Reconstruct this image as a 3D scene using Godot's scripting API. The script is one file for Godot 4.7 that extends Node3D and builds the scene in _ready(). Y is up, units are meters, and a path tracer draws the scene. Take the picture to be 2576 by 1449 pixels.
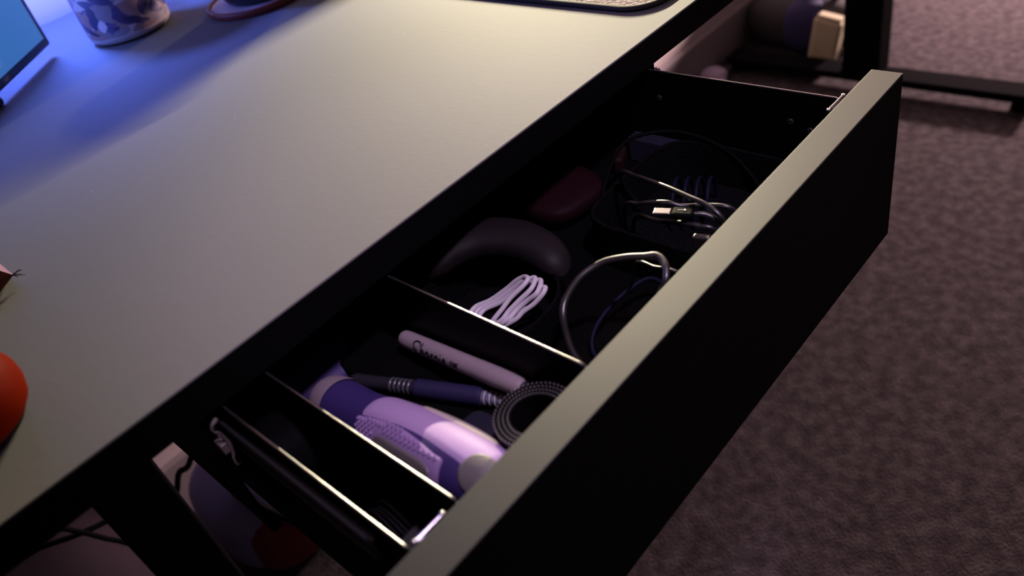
extends Node3D

# ---------- frame of reference: x along the desk front, y up (floor = 0), z out of the desk towards the sitter ----------
const DESK_Y := 0.74
const FLOOR_IN := 0.6475      # top of the drawer's bottom sheet

var mats := {}
var taken := {}


# ------------------------------------------------------------------ materials
func lin(r: float, g: float, b: float) -> Color:
	return Color(r, g, b).linear_to_srgb()


func mat(r: float, g: float, b: float, rough := 0.5, metal := 0.0, spec := 0.5) -> StandardMaterial3D:
	var m := StandardMaterial3D.new()
	m.albedo_color = lin(r, g, b)
	m.roughness = rough
	m.metallic = metal
	m.metallic_specular = spec
	return m


func noise_tex(freq: float, seed_: int, size := 512, lo := Color(0, 0, 0), hi := Color(1, 1, 1), octaves := 4) -> NoiseTexture2D:
	var n := FastNoiseLite.new()
	n.noise_type = FastNoiseLite.TYPE_SIMPLEX_SMOOTH
	n.seed = seed_
	n.frequency = freq
	n.fractal_octaves = octaves
	var t := NoiseTexture2D.new()
	t.width = size
	t.height = size
	t.seamless = true
	t.noise = n
	var g := Gradient.new()
	g.set_color(0, lo)
	g.set_color(1, hi)
	t.color_ramp = g
	return t


func bump_tex(freq: float, seed_: int, strength: float, size := 512) -> NoiseTexture2D:
	var t := noise_tex(freq, seed_, size)
	t.color_ramp = null
	t.as_normal_map = true
	t.bump_strength = strength
	return t


func triplanar(m: StandardMaterial3D, scale: float) -> void:
	m.uv1_triplanar = true
	m.uv1_world_triplanar = true
	m.uv1_scale = Vector3.ONE * scale


# dark laminate with dust specks and faint wiping marks
func desk_texture() -> ImageTexture:
	var rng := RandomNumberGenerator.new()
	rng.seed = 11
	var im := Image.create(1536, 1536, false, Image.FORMAT_RGB8)
	var base := lin(0.108, 0.108, 0.110)
	im.fill(base)
	for k in 420:
		var c := lin(0.15, 0.148, 0.144).lerp(base, rng.randf() * 0.6)
		if k % 14 == 0:
			c = lin(0.35, 0.34, 0.33)
		var x := rng.randi_range(4, 1530)
		var y := rng.randi_range(4, 1530)
		var w := rng.randi_range(1, 2)
		im.fill_rect(Rect2i(x, y, w, rng.randi_range(1, 2)), c)
	return ImageTexture.create_from_image(im)


# loose blue brush leaves on a pale glaze
func floral_texture() -> ImageTexture:
	var rng := RandomNumberGenerator.new()
	rng.seed = 5
	var w := 1024
	var h := 1024
	var im := Image.create(w, h, false, Image.FORMAT_RGB8)
	im.fill(lin(0.45, 0.40, 0.41))
	# each spray: washes first, then dark brush leaves; repeated round the mug with small changes
	for k in 5:
		var ox := 566.0 + k * 205.0
		var sx := 1.0 if k % 2 == 0 else 0.92
		for q in [[70, 560, 70, 60, 0.4, 0], [-60, 520, 60, 50, 0.1, 1], [-10, 610, 60, 70, 1.0, 1], [-130, 640, 50, 60, 0.8, 0], [40, 720, 60, 60, 0.3, 0]]:
			blot(im, ox + q[0] * sx, q[1] - 110, q[2], q[3], q[4], lin(0.30, 0.19, 0.18) if q[5] == 1 else lin(0.24, 0.21, 0.24))
		for q in [[110, 690, 52, 20, -0.5], [70, 650, 66, 24, -0.75], [30, 610, 60, 22, -0.8], [5, 590, 52, 20, -0.7], [-25, 566, 50, 17, -0.6], [-50, 552, 34, 10, -0.4], [20, 640, 40, 14, -1.2], [-80, 610, 46, 22, 1.3], [-92, 650, 40, 20, 1.5], [75, 575, 24, 30, 0.3], [90, 590, 30, 14, 1.1], [52, 560, 14, 9, 0.4], [-150, 700, 60, 20, -0.6], [-110, 760, 50, 18, 0.8]]:
			var c := lin(0.030, 0.024, 0.075).lerp(lin(0.075, 0.07, 0.19), rng.randf())
			blot(im, ox + q[0] * sx + rng.randf_range(-5, 5), q[1] - 110 + rng.randf_range(-6, 6), q[2], q[3], PI - q[4], c)
		for m in 10:
			blot(im, ox + rng.randf_range(-120, 120), rng.randf_range(420, 700), rng.randf_range(8, 26), rng.randf_range(4, 9), rng.randf() * PI, lin(0.10, 0.09, 0.19))
		blot(im, ox - 105, 470, 20, 30, 0.2, lin(0.62, 0.57, 0.60))
	return ImageTexture.create_from_image(im)


func blot(im: Image, cx: float, cy: float, a: float, b: float, turn: float, c: Color) -> void:
	var w := im.get_width()
	var h := im.get_height()
	var m := int(maxf(a, b)) + 1
	for y in range(-m, m + 1):
		for x in range(-m, m + 1):
			var u := (x * cos(turn) + y * sin(turn)) / a
			var v := (-x * sin(turn) + y * cos(turn)) / b
			if absf(v) < 1.0 - u * u:
				var py := int(cy) + y
				if py >= 0 and py < h:
					im.set_pixel(posmod(int(cx) + x, w), py, c)


func make_materials() -> void:
	var d := mat(1, 1, 1, 0.8, 0.0, 0.5)
	d.albedo_texture = desk_texture()
	triplanar(d, 1.6)
	d.normal_enabled = true
	d.normal_texture = bump_tex(0.22, 3, 1.2)
	d.normal_scale = 0.04
	mats.desk = d
	var p := mat(0.004, 0.004, 0.004, 0.6, 0.0, 0.56)
	mats.front = p  # shinier copy of the drawer laminate, for its lit top
	mats.shaded_front = mat(0.003, 0.003, 0.003, 0.7, 0.0, 0.15)  # same black laminate, darkened and dulled so the fronts stay in shade
	mats.black = mat(0.003, 0.003, 0.0032, 0.6, 0.0, 0.12)
	mats.black_metal = mat(0.003, 0.003, 0.0032, 0.42, 0.0, 0.15)
	mats.rail = mat(0.03, 0.029, 0.034, 0.45, 0.3)
	mats.raw_steel = mat(0.30, 0.25, 0.24, 0.5, 0.6)
	mats.chrome = mat(0.55, 0.55, 0.56, 0.18, 1.0)
	mats.frame = mat(0.005, 0.005, 0.006, 0.9, 0.0, 0.06)
	var c := mat(1, 1, 1, 0.95, 0.0, 0.1)
	c.albedo_texture = noise_tex(0.02, 21, 1024, lin(0.030, 0.026, 0.0285), lin(0.098, 0.087, 0.092), 4)
	triplanar(c, 1.7)
	c.normal_enabled = true
	c.normal_texture = bump_tex(0.35, 22, 2.0)
	mats.carpet = c
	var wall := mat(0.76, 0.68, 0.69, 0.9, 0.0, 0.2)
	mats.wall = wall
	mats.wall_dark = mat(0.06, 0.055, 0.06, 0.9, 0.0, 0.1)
	mats.trim = mat(0.40, 0.36, 0.38, 0.6, 0.0, 0.3)
	var f := mat(1, 1, 1, 0.95, 0.0, 0.1)
	f.albedo_texture = noise_tex(0.05, 31, 512, lin(0.16, 0.13, 0.13), lin(0.55, 0.48, 0.48), 5)
	triplanar(f, 9.0)
	f.normal_enabled = true
	f.normal_texture = bump_tex(0.06, 32, 6.0)
	mats.felt_grey = f
	var fb := mat(1, 1, 1, 0.97, 0.0, 0.1)
	fb.albedo_texture = noise_tex(0.06, 33, 512, lin(0.002, 0.002, 0.0022), lin(0.011, 0.0105, 0.0125), 5)
	triplanar(fb, 14.0)
	fb.normal_enabled = true
	fb.normal_texture = bump_tex(0.08, 34, 6.0)
	mats.felt_black = fb
	mats.steel = mat(0.42, 0.41, 0.395, 0.24, 0.95)
	mats.edge_stitch = mat(0.012, 0.01, 0.011, 0.8)
	mats.cable_black = mat(0.007, 0.007, 0.009, 0.36, 0.0, 0.9)
	mats.cable_blue = mat(0.007, 0.007, 0.020, 0.5, 0.0, 0.2)
	mats.cable_grey = mat(0.022, 0.021, 0.019, 0.36, 0.0, 1.0)
	mats.cable_white = mat(0.76, 0.72, 0.75, 0.45)
	mats.marker = mat(0.32, 0.265, 0.28, 0.45, 0.0, 0.35)
	mats.ink = mat(0.008, 0.008, 0.01, 0.5)
	mats.navy_grip = mat(0.012, 0.009, 0.05, 0.7)
	mats.pen_dark = mat(0.02, 0.02, 0.025, 0.4)
	mats.pen_tip = mat(0.30, 0.30, 0.42, 0.25, 0.6)
	mats.pen_ring = mat(0.20, 0.20, 0.22, 0.3, 0.6)
	var pd := mat(0.040, 0.024, 0.135, 0.62)
	mats.purple = pd
	var pl := mat(0.46, 0.33, 0.58, 0.5, 0.0, 0.2)
	pl.normal_enabled = true
	pl.normal_texture = bump_tex(0.05, 41, 4.0)
	pl.normal_scale = 0.35
	triplanar(pl, 40.0)
	mats.lilac = pl
	mats.lilac_grip = mat(0.34, 0.23, 0.46, 0.5)
	mats.tool_grey = mat(0.15, 0.14, 0.135, 0.45)
	mats.tool_cap = mat(0.30, 0.24, 0.27, 0.5)
	mats.cream = mat(0.62, 0.57, 0.48, 0.4, 0.0, 0.25)
	var lea := mat(0.014, 0.013, 0.013, 0.42)
	lea.metallic_specular = 0.12
	lea.albedo_color = lin(0.006, 0.0055, 0.0055)
	mats.leather = lea
	mats.thread = mat(0.55, 0.53, 0.49, 0.3, 0.4)
	mats.blue_cloth = mat(0.005, 0.005, 0.019, 0.9)
	mats.purple_jar = mat(0.035, 0.018, 0.12, 0.6)
	mats.tie = mat(0.012, 0.011, 0.012, 0.5, 0.0, 0.25)
	mats.pad_grey = mat(0.011, 0.0083, 0.0092, 0.55, 0.0, 0.3)
	mats.green = mat(0.01, 0.08, 0.05, 0.3)
	mats.red = mat(0.013, 0.0032, 0.005, 0.6, 0.0, 0.2)
	mats.red_dim = mat(0.018, 0.008, 0.008, 0.6, 0.0, 0.2)
	mats.orange = mat(0.085, 0.006, 0.001, 0.5, 0.0, 0.06)
	mats.wood = mat(0.48, 0.27, 0.12, 0.5)
	mats.wood_dark = mat(0.16, 0.055, 0.02, 0.55)
	mats.tuft = mat(0.06, 0.045, 0.05, 0.9)
	mats.bag_dark = mat(0.035, 0.035, 0.038, 0.85)
	mats.bag_blue = mat(0.02, 0.02, 0.085, 0.85)
	mats.cream_paper = mat(0.50, 0.47, 0.30, 0.8)
	mats.lilac_cloth = mat(0.42, 0.36, 0.50, 0.9)
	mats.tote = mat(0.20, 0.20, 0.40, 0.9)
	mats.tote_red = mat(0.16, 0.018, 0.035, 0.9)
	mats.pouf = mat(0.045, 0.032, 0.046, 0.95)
	var mg := mat(1, 1, 1, 0.4)
	mg.albedo_texture = floral_texture()
	mats.floral = mg
	mats.glaze_white = mat(0.55, 0.50, 0.50, 0.3)
	mats.glaze_foot = mat(0.05, 0.04, 0.035, 0.6)
	mats.glaze_navy = mat(0.012, 0.016, 0.028, 0.3)
	mats.coaster_rim = mat(0.16, 0.03, 0.022, 0.45)
	mats.coaster_top = mat(0.55, 0.50, 0.60, 0.5)
	mats.bezel = mat(0.012, 0.012, 0.014, 0.3)
	mats.white_plastic = mat(0.7, 0.7, 0.7, 0.5)
	mats.screen = glow(0.08, 0.33, 1.0, 0.40)
	mats.bar_glow = glow(1.0, 0.86, 0.62, 4.0)
	mats.led_glow = glow(0.12, 0.18, 1.0, 3.0)
	mats.lamp_glow = glow(1.0, 0.60, 0.52, 6.0)
	mats.fill_spot_glow = glow(0.70, 0.58, 1.0, 2.0)  # glow of the added fill spot


func glow(r: float, g: float, b: float, e: float) -> StandardMaterial3D:
	var m := mat(0.02, 0.02, 0.02, 0.4)
	m.emission_enabled = true
	m.emission = lin(r, g, b)
	m.emission_energy_multiplier = e
	return m


# ------------------------------------------------------------------ mesh helpers
func mb() -> SurfaceTool:
	var st := SurfaceTool.new()
	st.begin(Mesh.PRIMITIVE_TRIANGLES)
	return st


func tri(st: SurfaceTool, p: Array, n: Array, uv: Array) -> void:
	var mean: Vector3 = n[0] + n[1] + n[2]
	var order := [0, 1, 2]
	if (p[1] - p[0]).cross(p[2] - p[0]).dot(mean) > 0.0:
		order = [0, 2, 1]
	for i in order:
		st.set_normal(n[i])
		st.set_uv(uv[i])
		st.add_vertex(p[i])


func quad(st: SurfaceTool, p: Array, n: Array, uv: Array) -> void:
	tri(st, [p[0], p[1], p[2]], [n[0], n[1], n[2]], [uv[0], uv[1], uv[2]])
	tri(st, [p[0], p[2], p[3]], [n[0], n[2], n[3]], [uv[0], uv[2], uv[3]])


# a rounded box: centre, full size, edge radius, optional turn
func rbox(st: SurfaceTool, c: Vector3, s: Vector3, r := 0.001, b := Basis()) -> void:
	var h := s * 0.5
	r = minf(r, minf(h.x, minf(h.y, h.z)) * 0.99)
	var z := Vector2.ZERO
	for axis in 3:
		var u := (axis + 1) % 3
		var v := (axis + 2) % 3
		var lu := [-h[u], -h[u] + r * 0.4, -h[u] + r, h[u] - r, h[u] - r * 0.4, h[u]]
		var lv := [-h[v], -h[v] + r * 0.4, -h[v] + r, h[v] - r, h[v] - r * 0.4, h[v]]
		for sgn: float in [-1.0, 1.0]:
			var pts := []
			var nrm := []
			for i in 6:
				for j in 6:
					var p := Vector3.ZERO
					p[axis] = h[axis] * sgn
					p[u] = lu[i]
					p[v] = lv[j]
					var core := p.clamp(-(h - Vector3.ONE * r), h - Vector3.ONE * r)
					var n := (p - core).normalized()
					pts.append(c + b * (core + n * r))
					nrm.append((b * n).normalized())
			for i in 5:
				for j in 5:
					var k := [i * 6 + j, (i + 1) * 6 + j, (i + 1) * 6 + j + 1, i * 6 + j + 1]
					quad(st, [pts[k[0]], pts[k[1]], pts[k[2]], pts[k[3]]], [nrm[k[0]], nrm[k[1]], nrm[k[2]], nrm[k[3]]], [z, z, z, z])


# a smooth surface over u, v in 0..1
func grid(st: SurfaceTool, nu: int, nv: int, f: Callable, outward: Callable) -> void:
	var p := []
	var n := []
	var e := 0.002
	for i in nu + 1:
		for j in nv + 1:
			var u := float(i) / nu
			var v := float(j) / nv
			var q: Vector3 = f.call(u, v)
			var u0 := maxf(u - e, 0.0)
			var u1 := minf(u + e, 1.0)
			var v0 := maxf(v - e, 0.0)
			var v1 := minf(v + e, 1.0)
			var du: Vector3 = f.call(u1, v) - f.call(u0, v)
			var dv: Vector3 = f.call(u, v1) - f.call(u, v0)
			var m := du.cross(dv)
			var o: Vector3 = outward.call(u, v, q)
			if m.length() < 1e-12:
				m = o
			m = m.normalized()
			if m.dot(o) < 0.0:
				m = -m
			p.append(q)
			n.append(m)
	for i in nu:
		for j in nv:
			var a := i * (nv + 1) + j
			var k := [a, a + nv + 1, a + nv + 2, a + 1]
			quad(st, [p[k[0]], p[k[1]], p[k[2]], p[k[3]]], [n[k[0]], n[k[1]], n[k[2]], n[k[3]]],
				[Vector2(float(i) / nu, float(j) / nv), Vector2(float(i + 1) / nu, float(j) / nv), Vector2(float(i + 1) / nu, float(j + 1) / nv), Vector2(float(i) / nu, float(j + 1) / nv)])


func smooth(pts: Array, per := 8) -> Array:
	var out := []
	for i in pts.size() - 1:
		var a: Vector3 = pts[maxi(i - 1, 0)]
		var b: Vector3 = pts[i]
		var c: Vector3 = pts[i + 1]
		var d: Vector3 = pts[mini(i + 2, pts.size() - 1)]
		for k in per:
			out.append(b.cubic_interpolate(c, a, d, float(k) / per))
	out.append(pts[pts.size() - 1])
	return out


# a round (or flattened) tube along points; rad is a number or an array, flat squeezes it along "up"
func tube(st: SurfaceTool, pts: Array, rad, seg := 10, flat := 1.0, up := Vector3.UP) -> void:
	var rings := []
	var normals := []
	var count := pts.size()
	var prev := Vector3.ZERO
	for i in count:
		var t: Vector3 = (pts[mini(i + 1, count - 1)] - pts[maxi(i - 1, 0)]).normalized()
		var side := Vector3.ZERO
		if i == 0 or flat != 1.0:
			side = t.cross(up)
			if side.length() < 0.05:
				side = t.cross(Vector3.RIGHT)
		else:
			side = prev - t * prev.dot(t)
		side = side.normalized()
		prev = side
		var w := side.cross(t).normalized()
		var r: float = rad[i] if rad is Array else rad
		var ring := []
		var nn := []
		for k in seg:
			var a := TAU * k / seg
			ring.append(pts[i] + side * cos(a) * r + w * sin(a) * r * flat)
			nn.append((side * cos(a) * flat + w * sin(a)).normalized())
		rings.append(ring)
		normals.append(nn)
	var z := Vector2.ZERO
	for i in count - 1:
		for k in seg:
			var l := (k + 1) % seg
			quad(st, [rings[i][k], rings[i][l], rings[i + 1][l], rings[i + 1][k]], [normals[i][k], normals[i][l], normals[i + 1][l], normals[i + 1][k]], [z, z, z, z])
	for e in [0, count - 1]:
		var o: Vector3 = (pts[0] - pts[1]).normalized() if e == 0 else (pts[count - 1] - pts[count - 2]).normalized()
		for k in seg:
			var l := (k + 1) % seg
			tri(st, [pts[e], rings[e][k], rings[e][l]], [o, o, o], [z, z, z])


# a turned body: profile of (along, radius) round the axis from o along d
func lathe(st: SurfaceTool, o: Vector3, d: Vector3, prof: Array, seg := 32) -> void:
	d = d.normalized()
	var a := d.cross(Vector3.UP if absf(d.y) < 0.9 else Vector3.RIGHT).normalized()
	var b := a.cross(d).normalized()
	var rings := []
	var normals := []
	for i in prof.size():
		var q: Vector2 = prof[i]
		var q0: Vector2 = prof[maxi(i - 1, 0)]
		var q1: Vector2 = prof[mini(i + 1, prof.size() - 1)]
		var s := (q1 - q0).normalized()
		var ring := []
		var nn := []
		for k in seg + 1:
			var t := TAU * k / seg
			var out := a * cos(t) + b * sin(t)
			ring.append(o + d * q.x + out * q.y)
			nn.append((out * s.x - d * s.y).normalized())
		rings.append(ring)
		normals.append(nn)
	for i in prof.size() - 1:
		for k in seg:
			var u0 := float(k) / seg
			var u1 := float(k + 1) / seg
			var v0 := float(i) / (prof.size() - 1)
			var v1 := float(i + 1) / (prof.size() - 1)
			quad(st, [rings[i][k], rings[i][k + 1], rings[i + 1][k + 1], rings[i + 1][k]], [normals[i][k], normals[i][k + 1], normals[i + 1][k + 1], normals[i + 1][k]],
				[Vector2(u0, v0), Vector2(u1, v0), Vector2(u1, v1), Vector2(u0, v1)])


func ellipsoid(st: SurfaceTool, c: Vector3, h: Vector3, e := 1.0, turn := 0.0) -> void:
	var b := Basis(Vector3.UP, turn)
	var f := func(u: float, v: float) -> Vector3:
		var th := -PI / 2 + PI * u
		var ph := TAU * v
		var p := Vector3(spow(cos(th), e) * spow(cos(ph), e), spow(sin(th), e), spow(cos(th), e) * spow(sin(ph), e))
		return c + b * (p * h)
	grid(st, 20, 36, f, func(_u, _v, q): return q - c)


func spow(x: float, e: float) -> float:
	return signf(x) * pow(absf(x), e)


# ------------------------------------------------------------------ scene helpers
func numbered(called: String) -> String:
	if not taken.has(called):
		taken[called] = 0
		return called
	taken[called] += 1
	return "%s_%03d" % [called, taken[called]]


func thing(called: String, label: String, category: String, at: Vector3, group := "") -> Node3D:
	var o := Node3D.new()
	o.name = numbered(called)
	add_child(o)
	o.position = at
	o.set_meta("label", label)
	o.set_meta("category", category)
	if group:
		o.set_meta("group", group)
	return o


# the shapes are written in room coordinates; a mesh steps back by the position of the thing that carries it
func part(called: String, st: SurfaceTool, m: Material, parent: Node, label := "") -> MeshInstance3D:
	var o := MeshInstance3D.new()
	o.mesh = st.commit()
	o.name = called
	o.material_override = m
	parent.add_child(o, true)
	if parent != self and parent.get_parent() == self:
		o.position = -(parent as Node3D).position
	if label:
		o.set_meta("label", label)
	return o


func struct(called: String, st: SurfaceTool, m: Material) -> MeshInstance3D:
	var o := part(called, st, m, self)
	o.set_meta("kind", "structure")
	return o


func area(called: String, at: Vector3, towards: Vector3, size: Vector2, c: Color, e: float, parent: Node) -> void:
	var l := AreaLight3D.new()
	l.name = called
	l.area_size = size
	l.light_color = c
	l.light_energy = e
	l.shadow_enabled = true
	l.area_range = 12.0
	l.area_attenuation = 2.0
	parent.add_child(l, true)
	l.look_at_from_position(at, towards, Vector3.UP)


# ------------------------------------------------------------------ the scene
func _ready() -> void:
	make_camera_and_light()
	make_materials()
	make_room()
	make_desk()
	make_lamps()
	make_desk_things()
	make_drawer_things()
	make_under_desk()
	make_far_floor()


func make_camera_and_light() -> void:
	var cam := Camera3D.new()
	cam.name = "camera"
	var at := CameraAttributesPhysical.new()
	at.frustum_focal_length = 33.0468
	at.frustum_focus_distance = 0.52
	at.exposure_aperture = 7.5
	at.frustum_near = 0.02
	at.frustum_far = 30.0
	cam.attributes = at
	cam.fov = 39.9147
	cam.near = 0.02
	cam.far = 30.0
	add_child(cam)
	cam.transform = Transform3D(Basis(Vector3(0.64962, -0.21448, 0.72937), Vector3(0.58215, 0.75737, -0.29578), Vector3(-0.48897, 0.61675, 0.61687)).orthonormalized(), Vector3(0, 0.96, 0.31164))
	cam.current = true
	var we := WorldEnvironment.new()
	we.name = "environment"
	var env := Environment.new()
	env.background_mode = Environment.BG_COLOR
	env.background_color = Color(0.0, 0.0, 0.0)
	env.tonemap_mode = Environment.TONE_MAPPER_LINEAR
	env.tonemap_exposure = 1.0
	env.sdfgi_enabled = true
	env.ssao_enabled = true
	env.ssil_enabled = true
	we.environment = env
	add_child(we)


const BAR_ENERGY := 5.7
const BLUE_ENERGY := 0.57
const BLUE := Color(0.34, 0.46, 1.0)
const SCREEN_ENERGY := 0.06
const FLOOR_LAMP_ENERGY := 14.0
const FILL_SPOT_ENERGY := 0.42  # strength of the added violet fill


func make_room() -> void:
	var st := mb()
	rbox(st, Vector3(1.7, -0.05, 1.1), Vector3(6.2, 0.1, 3.9), 0.002)
	struct("floor", st, mats.carpet)
	st = mb()
	rbox(st, Vector3(1.7, 1.25, -0.81), Vector3(6.2, 2.5, 0.1), 0.002)
	struct("wall_back", st, mats.wall)
	st = mb()
	rbox(st, Vector3(1.7, 1.25, 3.05), Vector3(6.2, 2.5, 0.1), 0.002)
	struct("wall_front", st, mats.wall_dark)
	st = mb()
	rbox(st, Vector3(-1.45, 1.25, 1.1), Vector3(0.1, 2.5, 3.9), 0.002)
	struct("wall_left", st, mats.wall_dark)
	st = mb()
	rbox(st, Vector3(4.85, 1.25, 1.1), Vector3(0.1, 2.5, 3.9), 0.002)
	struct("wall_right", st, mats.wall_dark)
	st = mb()
	rbox(st, Vector3(1.7, 2.55, 1.1), Vector3(6.4, 0.1, 4.1), 0.002)
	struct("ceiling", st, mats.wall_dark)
	st = mb()
	rbox(st, Vector3(1.7, 0.055, -0.754), Vector3(6.1, 0.11, 0.014), 0.004)
	struct("baseboard_back", st, mats.trim)


func make_desk() -> void:
	var t := thing("desk", "wide black desk with a long drawer pulled open at its front edge", "desk", Vector3(0.86, 0, -0.37))
	var st := mb()
	rbox(st, Vector3(0.86, DESK_Y - 0.0103, -0.3725), Vector3(2.2, 0.0206, 0.745), 0.0012)
	part("tabletop", st, mats.desk, t)
	st = mb()
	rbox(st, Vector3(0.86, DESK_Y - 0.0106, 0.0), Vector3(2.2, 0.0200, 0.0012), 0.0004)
	part("shaded_front", st, mats.shaded_front, t, "added strip coloured black for the shade along the front")  # shade of the desk front put into a separate black strip
	# two T shaped legs
	for x: float in [0.0196, 1.715]:
		st = mb()
		rbox(st, Vector3(x, 0.38, -0.372), Vector3(0.0614, 0.68, 0.084), 0.004)
		part("leg", st, mats.frame, t)
		st = mb()
		rbox(st, Vector3(x, 0.031, -0.372), Vector3(0.06, 0.018, 0.684), 0.003)
		var foot := part("foot", st, mats.frame, t)
		for z: float in [-0.69, -0.045]:
			st = mb()
			lathe(st, Vector3(x - 0.008, 0.0, z), Vector3.UP, [Vector2(0, 0), Vector2(0, 0.017), Vector2(0.004, 0.019), Vector2(0.02, 0.015), Vector2(0.024, 0.012)], 20)
			part("foot_pad", st, mats.black, foot)
	st = mb()
	rbox(st, Vector3(0.867, 0.69, -0.372), Vector3(1.64, 0.05, 0.03), 0.002)
	part("crossbar", st, mats.frame, t)
	# drawer housing hung below the top
	for x: float in [0.0500, 0.4285]:
		var s := -1.0 if x > 0.2 else 1.0
		st = mb()
		rbox(st, Vector3(x, 0.6717, -0.28), Vector3(0.0018, 0.0953, 0.548), 0.0006)
		rbox(st, Vector3(x + s * 0.0022, 0.6246, -0.28), Vector3(0.0052, 0.0018, 0.548), 0.0006)
		rbox(st, Vector3(x - s * 0.008, 0.7186, -0.28), Vector3(0.016, 0.0016, 0.548), 0.0006)
		var plate := part("drawer_housing", st, mats.black, t)
		st = mb()
		rail_end(st, x, s)
		part("rail_end", st, mats.raw_steel, plate, "bent steel end of the slide rail")
	make_drawer(t)


# the pressed steel profile seen end-on where the slide rail stops at the desk edge
func rail_end(st: SurfaceTool, x: float, s: float) -> void:
	var prof := [Vector2(0.0062, 0.7145), Vector2(0.0045, 0.7138), Vector2(0.0024, 0.7128), Vector2(0.0016, 0.7110), Vector2(0.0020, 0.7085), Vector2(0.0036, 0.7070), Vector2(0.0042, 0.7020), Vector2(0.0044, 0.6970), Vector2(0.0036, 0.6915), Vector2(0.0024, 0.6890), Vector2(0.0022, 0.6845), Vector2(0.0040, 0.6838)]
	var width := [0.0012, 0.0014, 0.0006, 0.0005, 0.0005, 0.0005, 0.0008, 0.0011, 0.0009, 0.0005, 0.0005, 0.0006]
	var pts := []
	for p: Vector2 in prof:
		pts.append(Vector3(x + s * p.x, p.y, 0.0))
	var fine := smooth(pts, 5)
	var rr := []
	for i in fine.size():
		var k := float(i) / 5.0
		var a: int = mini(int(k), 11)
		rr.append(lerpf(width[a], width[mini(a + 1, 11)], k - a))
	tube(st, fine, rr, 8)
	# the rail itself runs back from that end
	rbox(st, Vector3(x + s * 0.0036, 0.699, -0.26), Vector3(0.0012, 0.022, 0.51), 0.0004)
	rbox(st, Vector3(x + s * 0.0020, 0.6965, -0.004), Vector3(0.0034, 0.0062, 0.008), 0.0004)


func make_drawer(desk: Node3D) -> void:
	var st := mb()
	rbox(st, Vector3(0.23875, FLOOR_IN - 0.0006, -0.14), Vector3(0.3545, 0.0012, 0.55), 0.0005)
	rbox(st, Vector3(0.23875, 0.66, -0.4146), Vector3(0.3545, 0.106, 0.0012), 0.0005)
	rbox(st, Vector3(0.23875, 0.65, 0.1344), Vector3(0.3545, 0.086, 0.0012), 0.0005)
	var d := part("drawer", st, mats.black_metal, desk)
	st = mb()
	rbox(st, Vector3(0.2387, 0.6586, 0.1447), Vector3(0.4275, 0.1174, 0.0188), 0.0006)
	part("front_panel", st, mats.shaded_front, d, "flat black drawer front, its finish dulled to keep the face in shade")  # face kept darker than its top, as if unlit
	st = mb()
	rbox(st, Vector3(0.2387, 0.71745, 0.1447), Vector3(0.4275, 0.0012, 0.0188), 0.0005)
	part("lit_top_strip", st, mats.front, d, "added shinier strip giving the drawer front its lit top")  # lit top of the same board, set apart by its sheen
	for x: float in [0.0617, 0.4158]:
		st = mb()
		rbox(st, Vector3(x, 0.6621, -0.14), Vector3(0.0011, 0.1098, 0.549), 0.0005)
		part("side_panel", st, mats.black_metal, d)
	for x: float in [0.0868, 0.1685]:
		st = mb()
		rbox(st, Vector3(x, 0.6621, -0.14), Vector3(0.0010, 0.1098, 0.547), 0.00048)
		part("divider", st, mats.black_metal, d)
	for x: float in [0.0617, 0.0868, 0.1685, 0.4158]:
		st = mb()
		tube(st, [Vector3(x, 0.7168, -0.41), Vector3(x, 0.7168, 0.1300), Vector3(x, 0.7162, 0.1325), Vector3(x, 0.7148, 0.1338)], 0.00062, 10)
		part("folded_edge", st, mats.steel, d, "bare metal top edge")
	for s: float in [1.0, -1.0]:
		var x := 0.0617 if s > 0 else 0.4158
		st = mb()
		rbox(st, Vector3(x - s * 0.0021, 0.698, -0.06), Vector3(0.0028, 0.016, 0.34), 0.0008)
		tube(st, [Vector3(x - s * 0.0039, 0.7058, -0.22), Vector3(x - s * 0.0039, 0.7058, 0.108)], 0.0009, 8)
		tube(st, [Vector3(x - s * 0.0041, 0.6925, -0.22), Vector3(x - s * 0.0041, 0.6925, 0.108)], 0.0008, 8)
		part("slide_rail", st, mats.rail, d)
		st = mb()
		var a := Vector3(0.0649, 0.7170, 0.1334) if s > 0 else Vector3(0.4008, 0.7170, 0.1328)
		var b := Vector3(0.0793, 0.7170, 0.1336) if s > 0 else Vector3(0.4183, 0.7175, 0.1334)
		tube(st, [a, b], 0.0009, 10)
		ellipsoid(st, a, Vector3.ONE * 0.0013)
		ellipsoid(st, b, Vector3.ONE * 0.0013)
		rbox(st, (a + b) * 0.5 - Vector3(0, 0.005, -0.0006), Vector3(0.012, 0.010, 0.0008), 0.0003)
		part("front_clip", st, mats.chrome, d, "bright metal clip holding the drawer front")
	for q: Vector3 in [Vector3(0.4151, 0.6962, 0.1025), Vector3(0.4151, 0.6968, 0.0056), Vector3(0.4151, 0.6922, 0.1155)]:
		st = mb()
		lathe(st, q, Vector3(-1, 0, 0), [Vector2(0, 0.0022), Vector2(0.0006, 0.0021), Vector2(0.001, 0.0012), Vector2(0.0006, 0.0006), Vector2(0.0006, 0.0)], 14)
		part("screw", st, mats.rail, d)


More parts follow.
